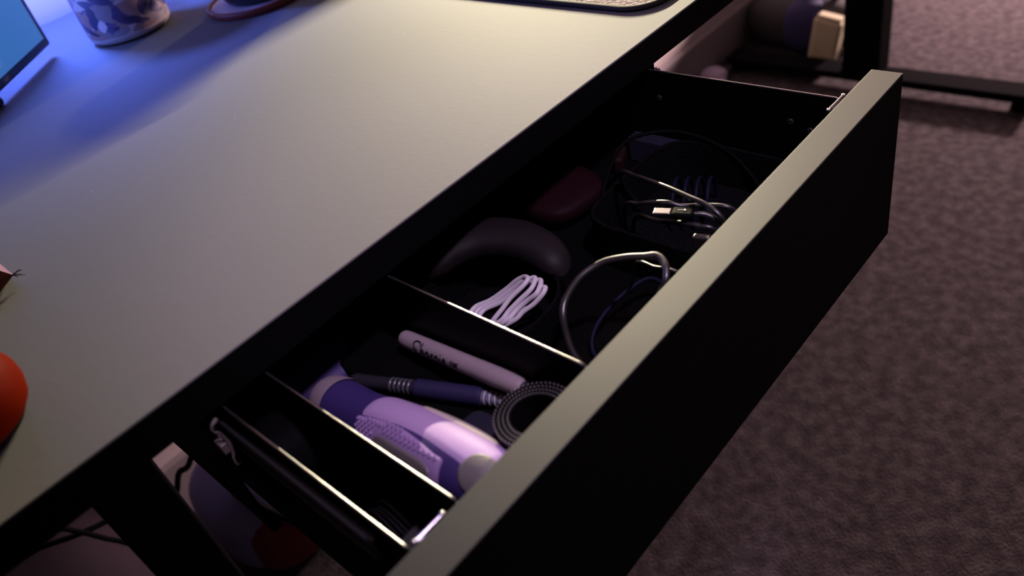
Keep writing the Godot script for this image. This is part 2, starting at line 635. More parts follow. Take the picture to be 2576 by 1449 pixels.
func make_lamps() -> void:
	# wide monitor that carries the lamp bar (beyond the frame)
	var m := thing("monitor", "wide black monitor standing at the back of the desk under a lamp bar", "monitor", Vector3(1.1, DESK_Y, -0.64))
	var st := mb()
	rbox(st, Vector3(1.1, 0.9025, -0.675), Vector3(0.60, 0.23, 0.03), 0.004)
	part("casing", st, mats.bezel, m)
	st = mb()
	rbox(st, Vector3(1.1, DESK_Y + 0.006, -0.60), Vector3(0.22, 0.012, 0.16), 0.004)
	rbox(st, Vector3(1.1, DESK_Y + 0.04, -0.665), Vector3(0.05, 0.08, 0.02), 0.004)
	part("stand", st, mats.bezel, m)
	var b := thing("lamp_bar", "slim lamp bar with warm light resting on top of the wide monitor", "lamp", Vector3(1.1, 1.04, -0.68))
	st = mb()
	rbox(st, Vector3(1.1, 1.078, -0.688), Vector3(0.56, 0.018, 0.022), 0.005)
	rbox(st, Vector3(1.1, 1.044, -0.694), Vector3(0.05, 0.052, 0.006), 0.002)
	part("housing", st, mats.bezel, b)
	st = mb()
	rbox(st, Vector3(1.1, 1.0185, -0.663), Vector3(0.62, 0.0012, 0.060), 0.0004)
	part("shield", st, mats.bezel, b)
	st = mb()
	rbox(st, Vector3(1.1, 1.0672, -0.6815), Vector3(0.50, 0.004, 0.004), 0.001)
	part("light_strip", st, mats.bar_glow, b)
	area("lamp_bar_light", Vector3(1.1, 1.0635, -0.679), Vector3(1.1, 0.70, 0.0), Vector2(0.50, 0.005), Color(1.0, 0.94, 0.80), BAR_ENERGY, self)
	# blue globe lamp close to the wall behind the desk
	var l := thing("wall_lamp", "blue globe lamp on the wall above the small screen", "lamp", Vector3(0.26, 0.98, -0.70))
	st = mb()
	lathe(st, Vector3(0.26, 1.0, -0.762), Vector3(0, 0, 1), [Vector2(0, 0), Vector2(0, 0.035), Vector2(0.006, 0.034), Vector2(0.008, 0.012), Vector2(0.045, 0.010), Vector2(0.045, 0)], 24)
	part("bracket", st, mats.bezel, l)
	st = mb()
	ellipsoid(st, Vector3(0.26, 1.0, -0.685), Vector3.ONE * 0.034)
	part("light_globe", st, mats.led_glow, l)
	st = mb()
	lathe(st, Vector3(0.26, 0.958, -0.685), Vector3.UP, [Vector2(0.0, 0.0495), Vector2(0.0, 0.051), Vector2(0.09, 0.051), Vector2(0.092, 0.048), Vector2(0.092, 0.0), Vector2(0.0905, 0.0), Vector2(0.0905, 0.0495), Vector2(0.0, 0.0495)], 40)
	part("shade", st, mats.black, l, "dark cylindrical shade open below, added to hold back the blue light")  # hood added so the blue light stays near the wall
	var bo := OmniLight3D.new()
	bo.name = "wall_lamp_light"
	bo.light_color = BLUE
	bo.light_energy = BLUE_ENERGY
	bo.light_size = 0.034
	bo.omni_range = 12.0
	bo.omni_attenuation = 2.0
	bo.shadow_enabled = true
	add_child(bo)
	bo.position = Vector3(0.26, 1.0, -0.685)
	# low rosy lamp across the room
	var f := thing("floor_lamp", "low floor lamp with a rosy globe across the room", "lamp", Vector3(3.45, 0, -0.12))
	st = mb()
	lathe(st, Vector3(3.45, 0, -0.12), Vector3.UP, [Vector2(0, 0), Vector2(0, 0.13), Vector2(0.015, 0.13), Vector2(0.02, 0.015), Vector2(0.62, 0.012), Vector2(0.64, 0.04), Vector2(0.65, 0.0)], 28)
	part("base", st, mats.black, f)
	st = mb()
	ellipsoid(st, Vector3(3.45, 0.74, -0.12), Vector3.ONE * 0.10)
	part("lamp_globe", st, mats.lamp_glow, f)
	var o := OmniLight3D.new()
	o.name = "floor_lamp_light"
	o.light_color = Color(1.0, 0.83, 0.83)
	o.light_energy = FLOOR_LAMP_ENERGY
	o.light_size = 0.09
	o.omni_range = 12.0
	o.omni_attenuation = 2.0
	o.shadow_enabled = true
	add_child(o)
	o.position = Vector3(3.45, 0.74, -0.12)
	# added violet fill spot on a rod, put in to brighten the open drawer
	var head := Vector3(0.21, 1.45, 0.40)
	var aim := (Vector3(0.24, 0.66, 0.035) - head).normalized()
	var pd := thing("added_fill_spot", "added violet fill spot on a ceiling rod brightening the open drawer", "lamp", head)
	st = mb()
	lathe(st, head - aim * 0.08, aim, [Vector2(0, 0.0), Vector2(0.0, 0.04), Vector2(0.004, 0.044), Vector2(0.12, 0.050), Vector2(0.12, 0.048), Vector2(0.01, 0.042), Vector2(0.01, 0.0)], 32)
	tube(st, [head - aim * 0.06, head - aim * 0.06 + Vector3(0, 1.0, 0)], 0.005, 8)
	part("housing", st, mats.black, pd)
	st = mb()
	lathe(st, head - aim * 0.06, aim, [Vector2(0, 0.0), Vector2(0.0, 0.038), Vector2(0.006, 0.036), Vector2(0.012, 0.0)], 32)
	part("light_lens", st, mats.fill_spot_glow, pd)
	var so := SpotLight3D.new()
	so.name = "added_fill_spot_light"
	so.light_color = Color(0.94, 0.82, 1.0)
	so.light_energy = FILL_SPOT_ENERGY
	so.light_size = 0.035
	so.spot_angle = 19.0
	so.spot_angle_attenuation = 0.7
	so.spot_range = 6.0
	so.spot_attenuation = 2.0
	so.shadow_enabled = true
	add_child(so)
	so.look_at_from_position(head + aim * 0.045, head + aim, Vector3.UP)


func make_desk_things() -> void:
	# upright screen turned towards the sitter
	var c0 := Vector3(0.2339, 0.752, -0.5969)
	var dir := Vector3(-0.7047, 0, 0.7095).normalized()
	var nrm := Vector3(0.7095, 0, 0.7047).normalized()
	var b := Basis(dir, Vector3.UP, dir.cross(Vector3.UP).normalized())
	var t := thing("small_screen", "slim black-framed screen glowing blue beside the floral mug", "screen", c0 + dir * 0.15)
	var st := mb()
	rbox(st, c0 + dir * 0.15 + Vector3(0, 0.10, 0) - nrm * 0.004, Vector3(0.30, 0.20, 0.008), 0.003, b)
	part("bezel", st, mats.bezel, t)
	st = mb()
	rbox(st, c0 + dir * 0.152 + Vector3(0, 0.102, 0) + nrm * 0.0004, Vector3(0.286, 0.186, 0.0008), 0.0003, b)
	part("screen", st, mats.screen, t, "lit blue display")
	st = mb()
	rbox(st, Vector3(c0.x, DESK_Y + 0.004, c0.z) + dir * 0.17 - nrm * 0.05, Vector3(0.12, 0.008, 0.09), 0.003, b)
	rbox(st, Vector3(c0.x, DESK_Y + 0.06, c0.z) + dir * 0.17 - nrm * 0.014, Vector3(0.03, 0.12, 0.012), 0.003, b)
	part("stand", st, mats.bezel, t)
	area("small_screen_light", c0 + dir * 0.152 + Vector3(0, 0.102, 0) + nrm * 0.003, c0 + dir * 0.152 + Vector3(0, 0.102, 0) + nrm, Vector2(0.28, 0.18), Color(0.42, 0.50, 1.0), SCREEN_ENERGY, self)
	# floral mug
	var q := Vector3(0.301, DESK_Y, -0.557)
	t = thing("floral_mug", "pale ceramic mug painted with dark blue flowers, standing bare on the desk", "mug", q)
	st = mb()
	lathe(st, q, Vector3.UP, [Vector2(0.0025, 0.039), Vector2(0.005, 0.0412), Vector2(0.009, 0.042), Vector2(0.05, 0.042), Vector2(0.10, 0.042), Vector2(0.1015, 0.0405)], 48)
	part("body", st, mats.floral, t)
	st = mb()
	lathe(st, q, Vector3.UP, [Vector2(0.1015, 0.0405), Vector2(0.1005, 0.0385), Vector2(0.06, 0.0382), Vector2(0.012, 0.037), Vector2(0.008, 0.0)], 40)
	part("inside", st, mats.glaze_white, t)
	st = mb()
	lathe(st, q, Vector3.UP, [Vector2(0.0, 0.0), Vector2(0.0, 0.037), Vector2(0.0015, 0.0385), Vector2(0.0026, 0.0390)], 40)
	part("foot_ring", st, mats.glaze_foot, t, "unglazed dark foot ring")
	st = mb()
	tube(st, smooth([q + Vector3(0.014, 0.085, -0.036), q + Vector3(0.025, 0.09, -0.066), q + Vector3(0.029, 0.055, -0.077), q + Vector3(0.023, 0.025, -0.06), q + Vector3(0.014, 0.02, -0.036)]), 0.005, 10)
	part("handle", st, mats.glaze_white, t)
	# coaster and dark mug
	q = Vector3(0.400, DESK_Y, -0.458)
	t = thing("coaster", "round coaster with a red-brown rim under the dark mug", "coaster", q)
	st = mb()
	lathe(st, q, Vector3.UP, [Vector2(0, 0), Vector2(0.0, 0.0535), Vector2(0.001, 0.055), Vector2(0.005, 0.0555), Vector2(0.0068, 0.0545), Vector2(0.0068, 0.0515), Vector2(0.005, 0.0505), Vector2(0.004, 0.0)], 56)
	part("rim", st, mats.coaster_rim, t)
	st = mb()
	lathe(st, q, Vector3.UP, [Vector2(0.0042, 0.0508), Vector2(0.0052, 0.0502), Vector2(0.0054, 0.0)], 48)
	part("top", st, mats.coaster_top, t, "pale top of the coaster")
	q = Vector3(0.407, DESK_Y + 0.0055, -0.4555)
	t = thing("dark_mug", "plain dark navy mug standing on the round coaster", "mug", q)
	st = mb()
	lathe(st, q, Vector3.UP, [Vector2(0, 0), Vector2(0, 0.038), Vector2(0.002, 0.041), Vector2(0.006, 0.043), Vector2(0.09, 0.0435), Vector2(0.092, 0.042), Vector2(0.09, 0.0405), Vector2(0.012, 0.039), Vector2(0.009, 0.0)], 48)
	part("body", st, mats.glaze_navy, t)
	st = mb()
	tube(st, smooth([q + Vector3(0.028, 0.078, -0.030), q + Vector3(0.05, 0.082, -0.052), q + Vector3(0.058, 0.05, -0.06), q + Vector3(0.045, 0.022, -0.046), q + Vector3(0.028, 0.018, -0.030)]), 0.005, 10)
	part("handle", st, mats.glaze_navy, t)
	# grey felt desk mat with a black bound edge
	t = thing("desk_mat", "grey felt desk mat with a black bound edge and rounded corner", "desk mat", Vector3(0.82, DESK_Y, -0.18))
	var inner := mat_outline(0.4525, 1.25, -0.40, -0.0245, 0.022)
	var outer := mat_outline(0.4475, 1.255, -0.405, -0.0195, 0.027)
	st = mb()
	slab(st, inner, DESK_Y, DESK_Y + 0.0035)
	part("felt", st, mats.felt_grey, t)
	st = mb()
	var mid := []
	for i in inner.size():
		var p: Vector2 = (inner[i] + outer[i]) * 0.5
		mid.append(Vector3(p.x, DESK_Y + 0.0021, p.y))
	mid.append(mid[0])
	tube(st, mid, 0.0030, 10, 0.7)
	part("bound_edge", st, mats.edge_stitch, t)
	# glossy red-orange rounded trinket at the near end
	q = Vector3(-0.0236, DESK_Y, -0.0670)
	t = thing("orange_trinket", "rounded glossy red-orange trinket with a dark base, lying on the desk", "ornament", q)
	st = mb()
	var prof := [Vector2(0.006, 0.0285), Vector2(0.010, 0.0318), Vector2(0.016, 0.0335), Vector2(0.022, 0.0335), Vector2(0.028, 0.0315), Vector2(0.034, 0.0270), Vector2(0.0385, 0.0205), Vector2(0.041, 0.012), Vector2(0.042, 0.0)]
	lathe(st, q, Vector3.UP, prof, 44)
	part("shell", st, mats.orange, t)
	st = mb()
	lathe(st, q, Vector3.UP, [Vector2(0, 0), Vector2(0, 0.022), Vector2(0.002, 0.0255), Vector2(0.0062, 0.0287)], 40)
	part("base", st, mats.black, t)
	# pointed wooden piece with a dark tuft
	q = Vector3(0.018, DESK_Y, -0.212)
	t = thing("wooden_stick", "brown wooden stick with a pointed end and a small dark tuft", "stick", q)
	st = mb()
	var tip := Vector3(0.0411, 0.7460, -0.1806)
	var back := Vector3(-0.0320, 0.7465, -0.2440)
	var along := (tip - back).normalized()
	var across := along.cross(Vector3.UP).normalized()
	var sec := [Vector2(-0.0105, -0.0055), Vector2(-0.0100, 0.005), Vector2(0.0, 0.0095), Vector2(0.0100, 0.005), Vector2(0.0105, -0.0055)]
	prism_to_tip(st, back, tip - along * 0.010, tip, across, sec)
	var body := part("body", st, mats.wood_dark, t)
	st = mb()
	var ridge := []
	for s: Vector2 in [Vector2(-0.0096, 0.0056), Vector2(-0.0004, 0.0100)]:
		ridge.append(s)
	for k in 2:
		var a0: Vector3 = back + across * ridge[0].x + Vector3.UP * ridge[0].y
		var a1: Vector3 = back + across * ridge[1].x + Vector3.UP * ridge[1].y
		var d := along * ((tip - back).length() - 0.011)
		quad(st, [a0, a1, a1 + d, a0 + d], [Vector3.UP, Vector3.UP, Vector3.UP, Vector3.UP], [Vector2.ZERO, Vector2.ZERO, Vector2.ZERO, Vector2.ZERO])
	part("pale_face", st, mats.wood, body, "pale cut face of the wood")
	st = mb()
	var rng := RandomNumberGenerator.new()
	rng.seed = 9
	for k in 16:
		var e := tip + along * rng.randf_range(0.002, 0.005) + Vector3(rng.randf_range(-0.002, 0.002), rng.randf_range(-0.003, 0.002), rng.randf_range(-0.002, 0.002))
		tube(st, [tip - along * 0.001, tip.lerp(e, 0.6) + Vector3(0, 0.0005, 0), e], 0.00022, 5)
	part("tuft", st, mats.tuft, t)


func prism_to_tip(st: SurfaceTool, a: Vector3, b: Vector3, tip: Vector3, across: Vector3, sec: Array) -> void:
	var z := Vector2.ZERO
	var n := sec.size()
	for i in n:
		var s0: Vector2 = sec[i]
		var s1: Vector2 = sec[(i + 1) % n]
		var o0 := across * s0.x + Vector3.UP * s0.y
		var o1 := across * s1.x + Vector3.UP * s1.y
		var m := ((o0 + o1) * 0.5).normalized()
		quad(st, [a + o0, a + o1, b + o1, b + o0], [m, m, m, m], [z, z, z, z])
		tri(st, [b + o0, b + o1, tip], [m, m, m], [z, z, z])
		tri(st, [a + o0, a + o1, a], [a - b, a - b, a - b], [z, z, z])


func mat_outline(x0: float, x1: float, z0: float, z1: float, r: float) -> Array:
	var out := []
	for q in [[x0 + r, z1 - r, PI / 2], [x0 + r, z0 + r, PI], [x1 - r, z0 + r, PI * 1.5], [x1 - r, z1 - r, TAU]]:
		for k in 11:
			var a: float = q[2] + (PI / 2) * k / 10.0
			out.append(Vector2(q[0] + cos(a) * r, q[1] + sin(a) * r))
	return out


func slab(st: SurfaceTool, o: Array, y0: float, y1: float) -> void:
	var z := Vector2.ZERO
	var mid := Vector2.ZERO
	for p: Vector2 in o:
		mid += p / o.size()
	for i in o.size():
		var p: Vector2 = o[i]
		var q: Vector2 = o[(i + 1) % o.size()]
		var n2 := Vector2(q.y - p.y, p.x - q.x).normalized()
		if n2.dot(p - mid) < 0:
			n2 = -n2
		var n := Vector3(n2.x, 0, n2.y)
		tri(st, [Vector3(mid.x, y1, mid.y), Vector3(p.x, y1, p.y), Vector3(q.x, y1, q.y)], [Vector3.UP, Vector3.UP, Vector3.UP], [z, z, z])
		tri(st, [Vector3(mid.x, y0, mid.y), Vector3(p.x, y0, p.y), Vector3(q.x, y0, q.y)], [Vector3.DOWN, Vector3.DOWN, Vector3.DOWN], [z, z, z])
		quad(st, [Vector3(p.x, y0, p.y), Vector3(q.x, y0, q.y), Vector3(q.x, y1, q.y), Vector3(p.x, y1, p.y)], [n, n, n, n], [z, z, z, z])


# ------------------------------------------------------------------ what lies in the drawer
func make_drawer_things() -> void:
	make_tool()
	make_marker()
	make_pen()
	make_belt()
	make_bins()
	make_white_cable()
	make_dark_cables()
	make_controller()
	make_small_dark_things()


# frame of the tool: start, direction, up, towards the near divider
var T0 := Vector3(0.1128, 0.6645, -0.0203)
var T1 := Vector3(0.1123, 0.6900, 0.1285)
const TOOL_L := 0.149
const TOOL_R := [Vector2(0, 0.0), Vector2(0.0005, 0.0040), Vector2(0.002, 0.0078), Vector2(0.005, 0.0114), Vector2(0.009, 0.0137), Vector2(0.014, 0.0148), Vector2(0.021, 0.0152), Vector2(0.030, 0.0149), Vector2(0.040, 0.0147), Vector2(0.052, 0.0154), Vector2(0.065, 0.0166), Vector2(0.080, 0.0177), Vector2(0.095, 0.0183), Vector2(0.110, 0.0182), Vector2(0.122, 0.0174), Vector2(0.132, 0.0160), Vector2(0.140, 0.0140), Vector2(0.145, 0.0112), Vector2(0.148, 0.0075), Vector2(0.149, 0.0)]


func tool_r(t: float) -> float:
	for i in TOOL_R.size() - 1:
		if t <= TOOL_R[i + 1].x:
			var a: Vector2 = TOOL_R[maxi(i - 1, 0)]
			var b: Vector2 = TOOL_R[i]
			var c: Vector2 = TOOL_R[i + 1]
			var d: Vector2 = TOOL_R[mini(i + 2, TOOL_R.size() - 1)]
			var k := (t - b.x) / (c.x - b.x)
			return maxf(cubic_interpolate(b.y, c.y, a.y, d.y, k), 0.0) if i > 2 and i < TOOL_R.size() - 4 else lerpf(b.y, c.y, k)
	return 0.0


func tool_p(t: float, deg: float, off: float) -> Vector3:
	var d := (T1 - T0).normalized()
	var up := (Vector3.UP - d * d.y).normalized()
	var left := d.cross(up).normalized()
	if left.x > 0:
		left = -left
	var a := deg_to_rad(deg)
	return T0 + d * t * 1.045 + (up * cos(a) + left * sin(a)) * (tool_r(t) * 0.95 + off)


func tool_patch(st: SurfaceTool, t0: float, t1: float, lo: Callable, hi: Callable, off: float, nu := 36, nv := 16) -> void:
	var f := func(u: float, v: float) -> Vector3:
		var t := lerpf(t0, t1, u)
		var a: float = lerpf(lo.call(u), hi.call(u), v)
		var rim := minf(minf(v, 1.0 - v) * 10.0, minf(u, 1.0 - u) * 16.0)
		return tool_p(t, a, off * smoothstep(0.0, 1.0, rim) - 0.0002)
	var ax := (T1 - T0).normalized()
	grid(st, nu, nv, f, func(_u, _v, q): return (q - T0) - ax * (q - T0).dot(ax))


func make_tool() -> void:
	var t := thing("tool_handle", "purple and lilac tool handle with a diamond-studded grip and grey inserts", "tool", Vector3(0.116, FLOOR_IN, 0.045))
	var st := mb()
	var f := func(u: float, v: float) -> Vector3: return tool_p(lerpf(0.012, TOOL_L, u), v * 360.0, 0.0)
	var ax := (T1 - T0).normalized()
	var out := func(u, _v, q): return ((q - T0) - ax * (q - T0).dot(ax)) + ax * (0.02 if u > 0.98 else 0.0)
	grid(st, 90, 56, f, out)
	part("grip_body", st, mats.purple, t)
	st = mb()
	var g := func(u: float, v: float) -> Vector3: return tool_p(lerpf(0.0, 0.0215, u), v * 360.0, 0.0009 * smoothstep(0.0, 0.3, u))
	grid(st, 20, 48, g, func(u, _v, q): return ((q - T0) - ax * (q - T0).dot(ax)) - ax * (0.02 if u < 0.02 else 0.0))
	part("end_cap", st, mats.tool_cap, t, "greyish cap at the far end")
	# lilac soft panel over the top
	st = mb()
	tool_patch(st, 0.054, 0.1445, func(_u): return -150.0, func(u): return 30.0 - 13.0 * sin(PI * clampf(u * 1.1, 0, 1)) + 8.0 * smoothstep(0.85, 1.0, u), 0.0008, 60, 30)
	part("soft_panel", st, mats.lilac, t, "smooth lilac panel")
	# the studded strip beneath it
	st = mb()
	tool_patch(st, 0.053, 0.122, func(u): return 26.0 - 13.0 * sin(PI * clampf(u * 1.1, 0, 1)), func(u): return 96.0 - 22.0 * u, 0.0007, 40, 14)
	var strip := part("stud_strip", st, mats.lilac_grip, t)
	for i in 22:
		for j in 7:
			var tt := 0.0558 + i * 0.0034 + (0.0017 if j % 2 == 1 else 0.0)
			var deg := 19.0 + j * 6.4
			var lim := 26.0 - 13.0 * sin(PI * clampf((tt - 0.053) / 0.069 * 1.1, 0, 1)) + 5.5
			if deg < lim or tt > 0.119 or (tt > 0.0695 and deg > 31.0 + (tt - 0.072) * 125.0):
				continue
			st = mb()
			stud(st, tt, deg)
			part("stud", st, mats.lilac_grip, strip)
	# hard inserts
	st = mb()
	tool_patch(st, 0.071, 0.117, func(u): return 35.0 + 20.0 * pow(absf(2.0 * u - 1.0), 8.0) + 6.0 * u, func(u): return 104.0 - 22.0 * pow(absf(2.0 * u - 1.0), 6.0), 0.0014, 44, 16)
	part("side_insert", st, mats.tool_grey, t, "smooth grey insert low on the side")
	st = mb()
	butt_patch(st)
	part("butt_insert", st, mats.tool_grey, t, "rounded grey insert at the thick end")
	st = mb()
	tool_patch(st, 0.080, 0.134, func(u): return -52.0 - 30.0 * pow(maxf(0.0, 1.0 - pow(2.0 * u - 1.0, 2.0)), 0.4), func(u): return -52.0 + 17.0 * pow(maxf(0.0, 1.0 - pow(2.0 * u - 1.0, 2.0)), 0.5), 0.0015, 44, 16)
	part("cream_insert", st, mats.cream, t, "cream insert along the upper side")


# rounded oval laid on the thick end
func butt_patch(st: SurfaceTool) -> void:
	var f := func(u: float, v: float) -> Vector3:
		var a := TAU * v
		var t := 0.1392 + cos(a) * 0.0098 * u
		var deg := 24.0 + sin(a) * 44.0 * u
		return tool_p(t, deg, 0.0012 * smoothstep(1.0, 0.8, u) - 0.0002)
	var ax := (T1 - T0).normalized()
	grid(st, 14, 40, f, func(_u, _v, q): return (q - T0) - ax * (q - T0).dot(ax) + ax * 0.004)


func stud(st: SurfaceTool, t: float, deg: float) -> void:
	# a square standing on its corner: raised rim, pit in the middle
	var z := Vector2.ZERO
	var ht := 0.00150
	var hd := 4.9
	var rings := []
	for q in [[1.0, 0.0004], [0.76, 0.0013], [0.46, 0.0013], [0.30, 0.0007]]:
		var ring := []
		for k in 4:
			var a := PI / 2 * k
			ring.append(tool_p(t + cos(a) * ht * q[0], deg + sin(a) * hd * q[0], q[1]))
		rings.append(ring)
	var mid := tool_p(t, deg, 0.0)
	var n := (tool_p(t, deg, 0.01) - mid).normalized()
	for i in 3:
		for k in 4:
			var l := (k + 1) % 4
			var p := [rings[i][k], rings[i][l], rings[i + 1][l], rings[i + 1][k]]
			var m: Vector3 = (p[1] - p[0]).cross(p[3] - p[0]).normalized()
			if m.dot(n) < 0:
				m = -m
			quad(st, p, [m, m, m, m], [z, z, z, z])
	quad(st, rings[3], [n, n, n, n], [z, z, z, z])


func make_marker() -> void:
	var a := Vector3(0.1625, 0.6762, -0.0014)
	var b := Vector3(0.1625, 0.6867, 0.0955)
	var d := (b - a).normalized()
	var l := (b - a).length()
	var r := 0.0052
	var t := thing("marker_pen", "pale pinkish marker pen with black lettering along its barrel", "marker", Vector3(0.193, FLOOR_IN, 0.0))
	var st := mb()
	lathe(st, a, d, [Vector2(0, 0), Vector2(0.0003, 0.0023), Vector2(0.0012, 0.0039), Vector2(0.0028, 0.0048), Vector2(0.0056, 0.0051), Vector2(0.009, r), Vector2(l * 0.66, r), Vector2(l * 0.662, 0.0049)], 36)
	part("barrel", st, mats.marker, t)
	st = mb()
	lathe(st, a, d, [Vector2(l * 0.655, 0.0049), Vector2(l * 0.655, r + 0.0002), Vector2(l * 0.80, r + 0.0002), Vector2(l - 0.010, 0.0051), Vector2(l - 0.004, 0.0045), Vector2(l - 0.0015, 0.0033), Vector2(l - 0.0004, 0.0018), Vector2(l, 0)], 12)
	part("cap", st, mats.marker, t, "faceted cap of the marker")
	st = mb()
	ellipsoid(st, b - d * 0.0008, Vector3(0.0036, 0.0036, 0.0018))
	part("cap_end", st, mats.ink, t)
	# lettering wrapped on the barrel
	var up := (Vector3.UP - d * d.y).normalized()
	var left := d.cross(up).normalized()
	if left.x > 0:
		left = -left
	var on := func(s: float, h: float) -> Vector3:
		var ang := deg_to_rad(90.0) - h / r
		return a + d * s + (up * cos(ang) + left * sin(ang)) * (r + 0.00012)
	st = mb()
	var s0 := 0.0165
	var k := 0.0062
	# strokes of the word in units of the capital's height
	var strokes := [
		[[0.95, 0.72], [0.80, 0.98], [0.35, 1.02], [0.05, 0.78], [0.20, 0.45], [0.62, 0.18], [0.80, -0.02], [0.55, -0.22], [0.10, -0.18], [-0.10, -0.05]],
		[[1.20, 1.05], [1.12, 0.5], [1.05, 0.0]],
		[[1.08, 0.22], [1.28, 0.46], [1.46, 0.38], [1.46, 0.0]],
		[[2.12, 0.40], [1.88, 0.46], [1.72, 0.22], [1.84, 0.0], [2.06, 0.10], [2.14, 0.42], [2.14, 0.02], [2.24, 0.0]],
		[[2.50, 0.45], [2.48, 0.0]], [[2.49, 0.26], [2.62, 0.44], [2.80, 0.42]],
		[[3.02, 0.44], [2.98, -0.45]], [[3.01, 0.30], [3.20, 0.46], [3.40, 0.36], [3.38, 0.10], [3.18, -0.02], [3.00, 0.08]],
		[[3.70, 0.42], [3.68, 0.0]], [[3.72, 0.68], [3.725, 0.73]],
		[[4.02, 0.22], [4.38, 0.28], [4.34, 0.44], [4.12, 0.44], [3.98, 0.22], [4.10, 0.0], [4.40, 0.06]],
	]
	for s in strokes:
		var pts := []
		for q in s:
			pts.append(Vector3(q[0], q[1], 0))
		var fine := smooth(pts, 6)
		var wrapped := []
		for q: Vector3 in fine:
			wrapped.append(on.call(s0 + q.x * k, q.y * k))
		tube(st, wrapped, 0.00040 if s.size() < 9 else 0.00052, 6)
	# FINE
	var letters := {"F": [[[0, 0], [0, 1]], [[0, 1], [0.6, 1]], [[0, 0.5], [0.5, 0.5]]], "I": [[[0.1, 0], [0.1, 1]]], "N": [[[0, 0], [0, 1]], [[0, 1], [0.6, 0]], [[0.6, 0], [0.6, 1]]], "E": [[[0, 0], [0, 1]], [[0, 1], [0.6, 1]], [[0, 0.5], [0.5, 0.5]], [[0, 0], [0.6, 0]]]}
	var pen := 0.0
	for ch in ["F", "I", "N", "E"]:
		for s in letters[ch]:
			var seg := []
			for j in 5:
				var w := j / 4.0
				seg.append(on.call(0.0480 + (pen + lerpf(s[0][0], s[1][0], w)) * 0.0018, 0.0006 + lerpf(s[0][1], s[1][1], w) * 0.0026))
			tube(st, seg, 0.00030, 6)
		pen += 0.55 if ch == "I" else 0.95
	part("lettering", st, mats.ink, t, "black lettering on the barrel")


const PEN_A := Vector3(0.1262, 0.673, -0.0058)
const PEN_B := Vector3(0.1612, 0.673, 0.0848)
const PEN_G := Vector2(0.0323, 0.0692)


func make_pen() -> void:
	var a := PEN_A
	var b := PEN_B
	var d := (b - a).normalized()
	var l := (b - a).length()
	var at := func(z: float) -> float: return (z - a.z) / d.z
	var t := thing("ballpoint_pen", "dark ballpoint pen with a dark blue rubber grip and a clear tip", "pen", Vector3(0.17, FLOOR_IN, 0.0))
	var g0: float = at.call(PEN_G.x)
	var g1: float = at.call(PEN_G.y)
	var st := mb()
	lathe(st, a, d, [Vector2(0, 0), Vector2(0.0002, 0.0028), Vector2(0.004, 0.0038), Vector2(g0, 0.0038)], 24)
	part("barrel", st, mats.pen_dark, t)
	st = mb()
	for k in 5:
		var s: float = g0 - 0.003 - k * 0.0028
		lathe(st, a, d, [Vector2(s - 0.0006, 0.0036), Vector2(s - 0.0005, 0.0042), Vector2(s + 0.0005, 0.0042), Vector2(s + 0.0006, 0.0036)], 24)
	part("rings", st, mats.pen_ring, t, "fine grey rings on the barrel")
	st = mb()
	var prof := [Vector2(g0 - 0.0004, 0.0036), Vector2(g0, 0.0046)]
	for k in 24:
		prof.append(Vector2(lerpf(g0 + 0.001, g1 - 0.001, k / 23.0), 0.0050 + (0.00012 if k % 2 == 0 else 0.0)))
	prof.append(Vector2(g1, 0.0047))
	prof.append(Vector2(g1, 0.003))
	lathe(st, a, d, prof, 28)
	part("grip", st, mats.navy_grip, t, "dark blue rubber grip")
	st = mb()
	lathe(st, a, d, [Vector2(g1 - 0.0005, 0.0040), Vector2(g1 + 0.006, 0.0036), Vector2(g1 + 0.0125, 0.0028), Vector2(g1 + 0.0127, 0.0020), Vector2(g1 + 0.016, 0.0012), Vector2(g1 + 0.019, 0.0005), Vector2(g1 + 0.0192, 0.0)], 24)
	var tip := part("tip", st, mats.pen_tip, t, "greyish clear tip section")
	st = mb()
	for k in 4:
		var s: float = g1 + 0.0018 + k * 0.0030
		var r := 0.00405 - (s - g1) * 0.00009 * 1000.0 * 0.001
		lathe(st, a, d, [Vector2(s - 0.00025, r - 0.0006), Vector2(s - 0.0002, r - 0.0001 * k), Vector2(s + 0.0002, r - 0.0001 * k), Vector2(s + 0.00025, r - 0.0006)], 20)
	part("tip_marks", st, mats.white_plastic, tip)


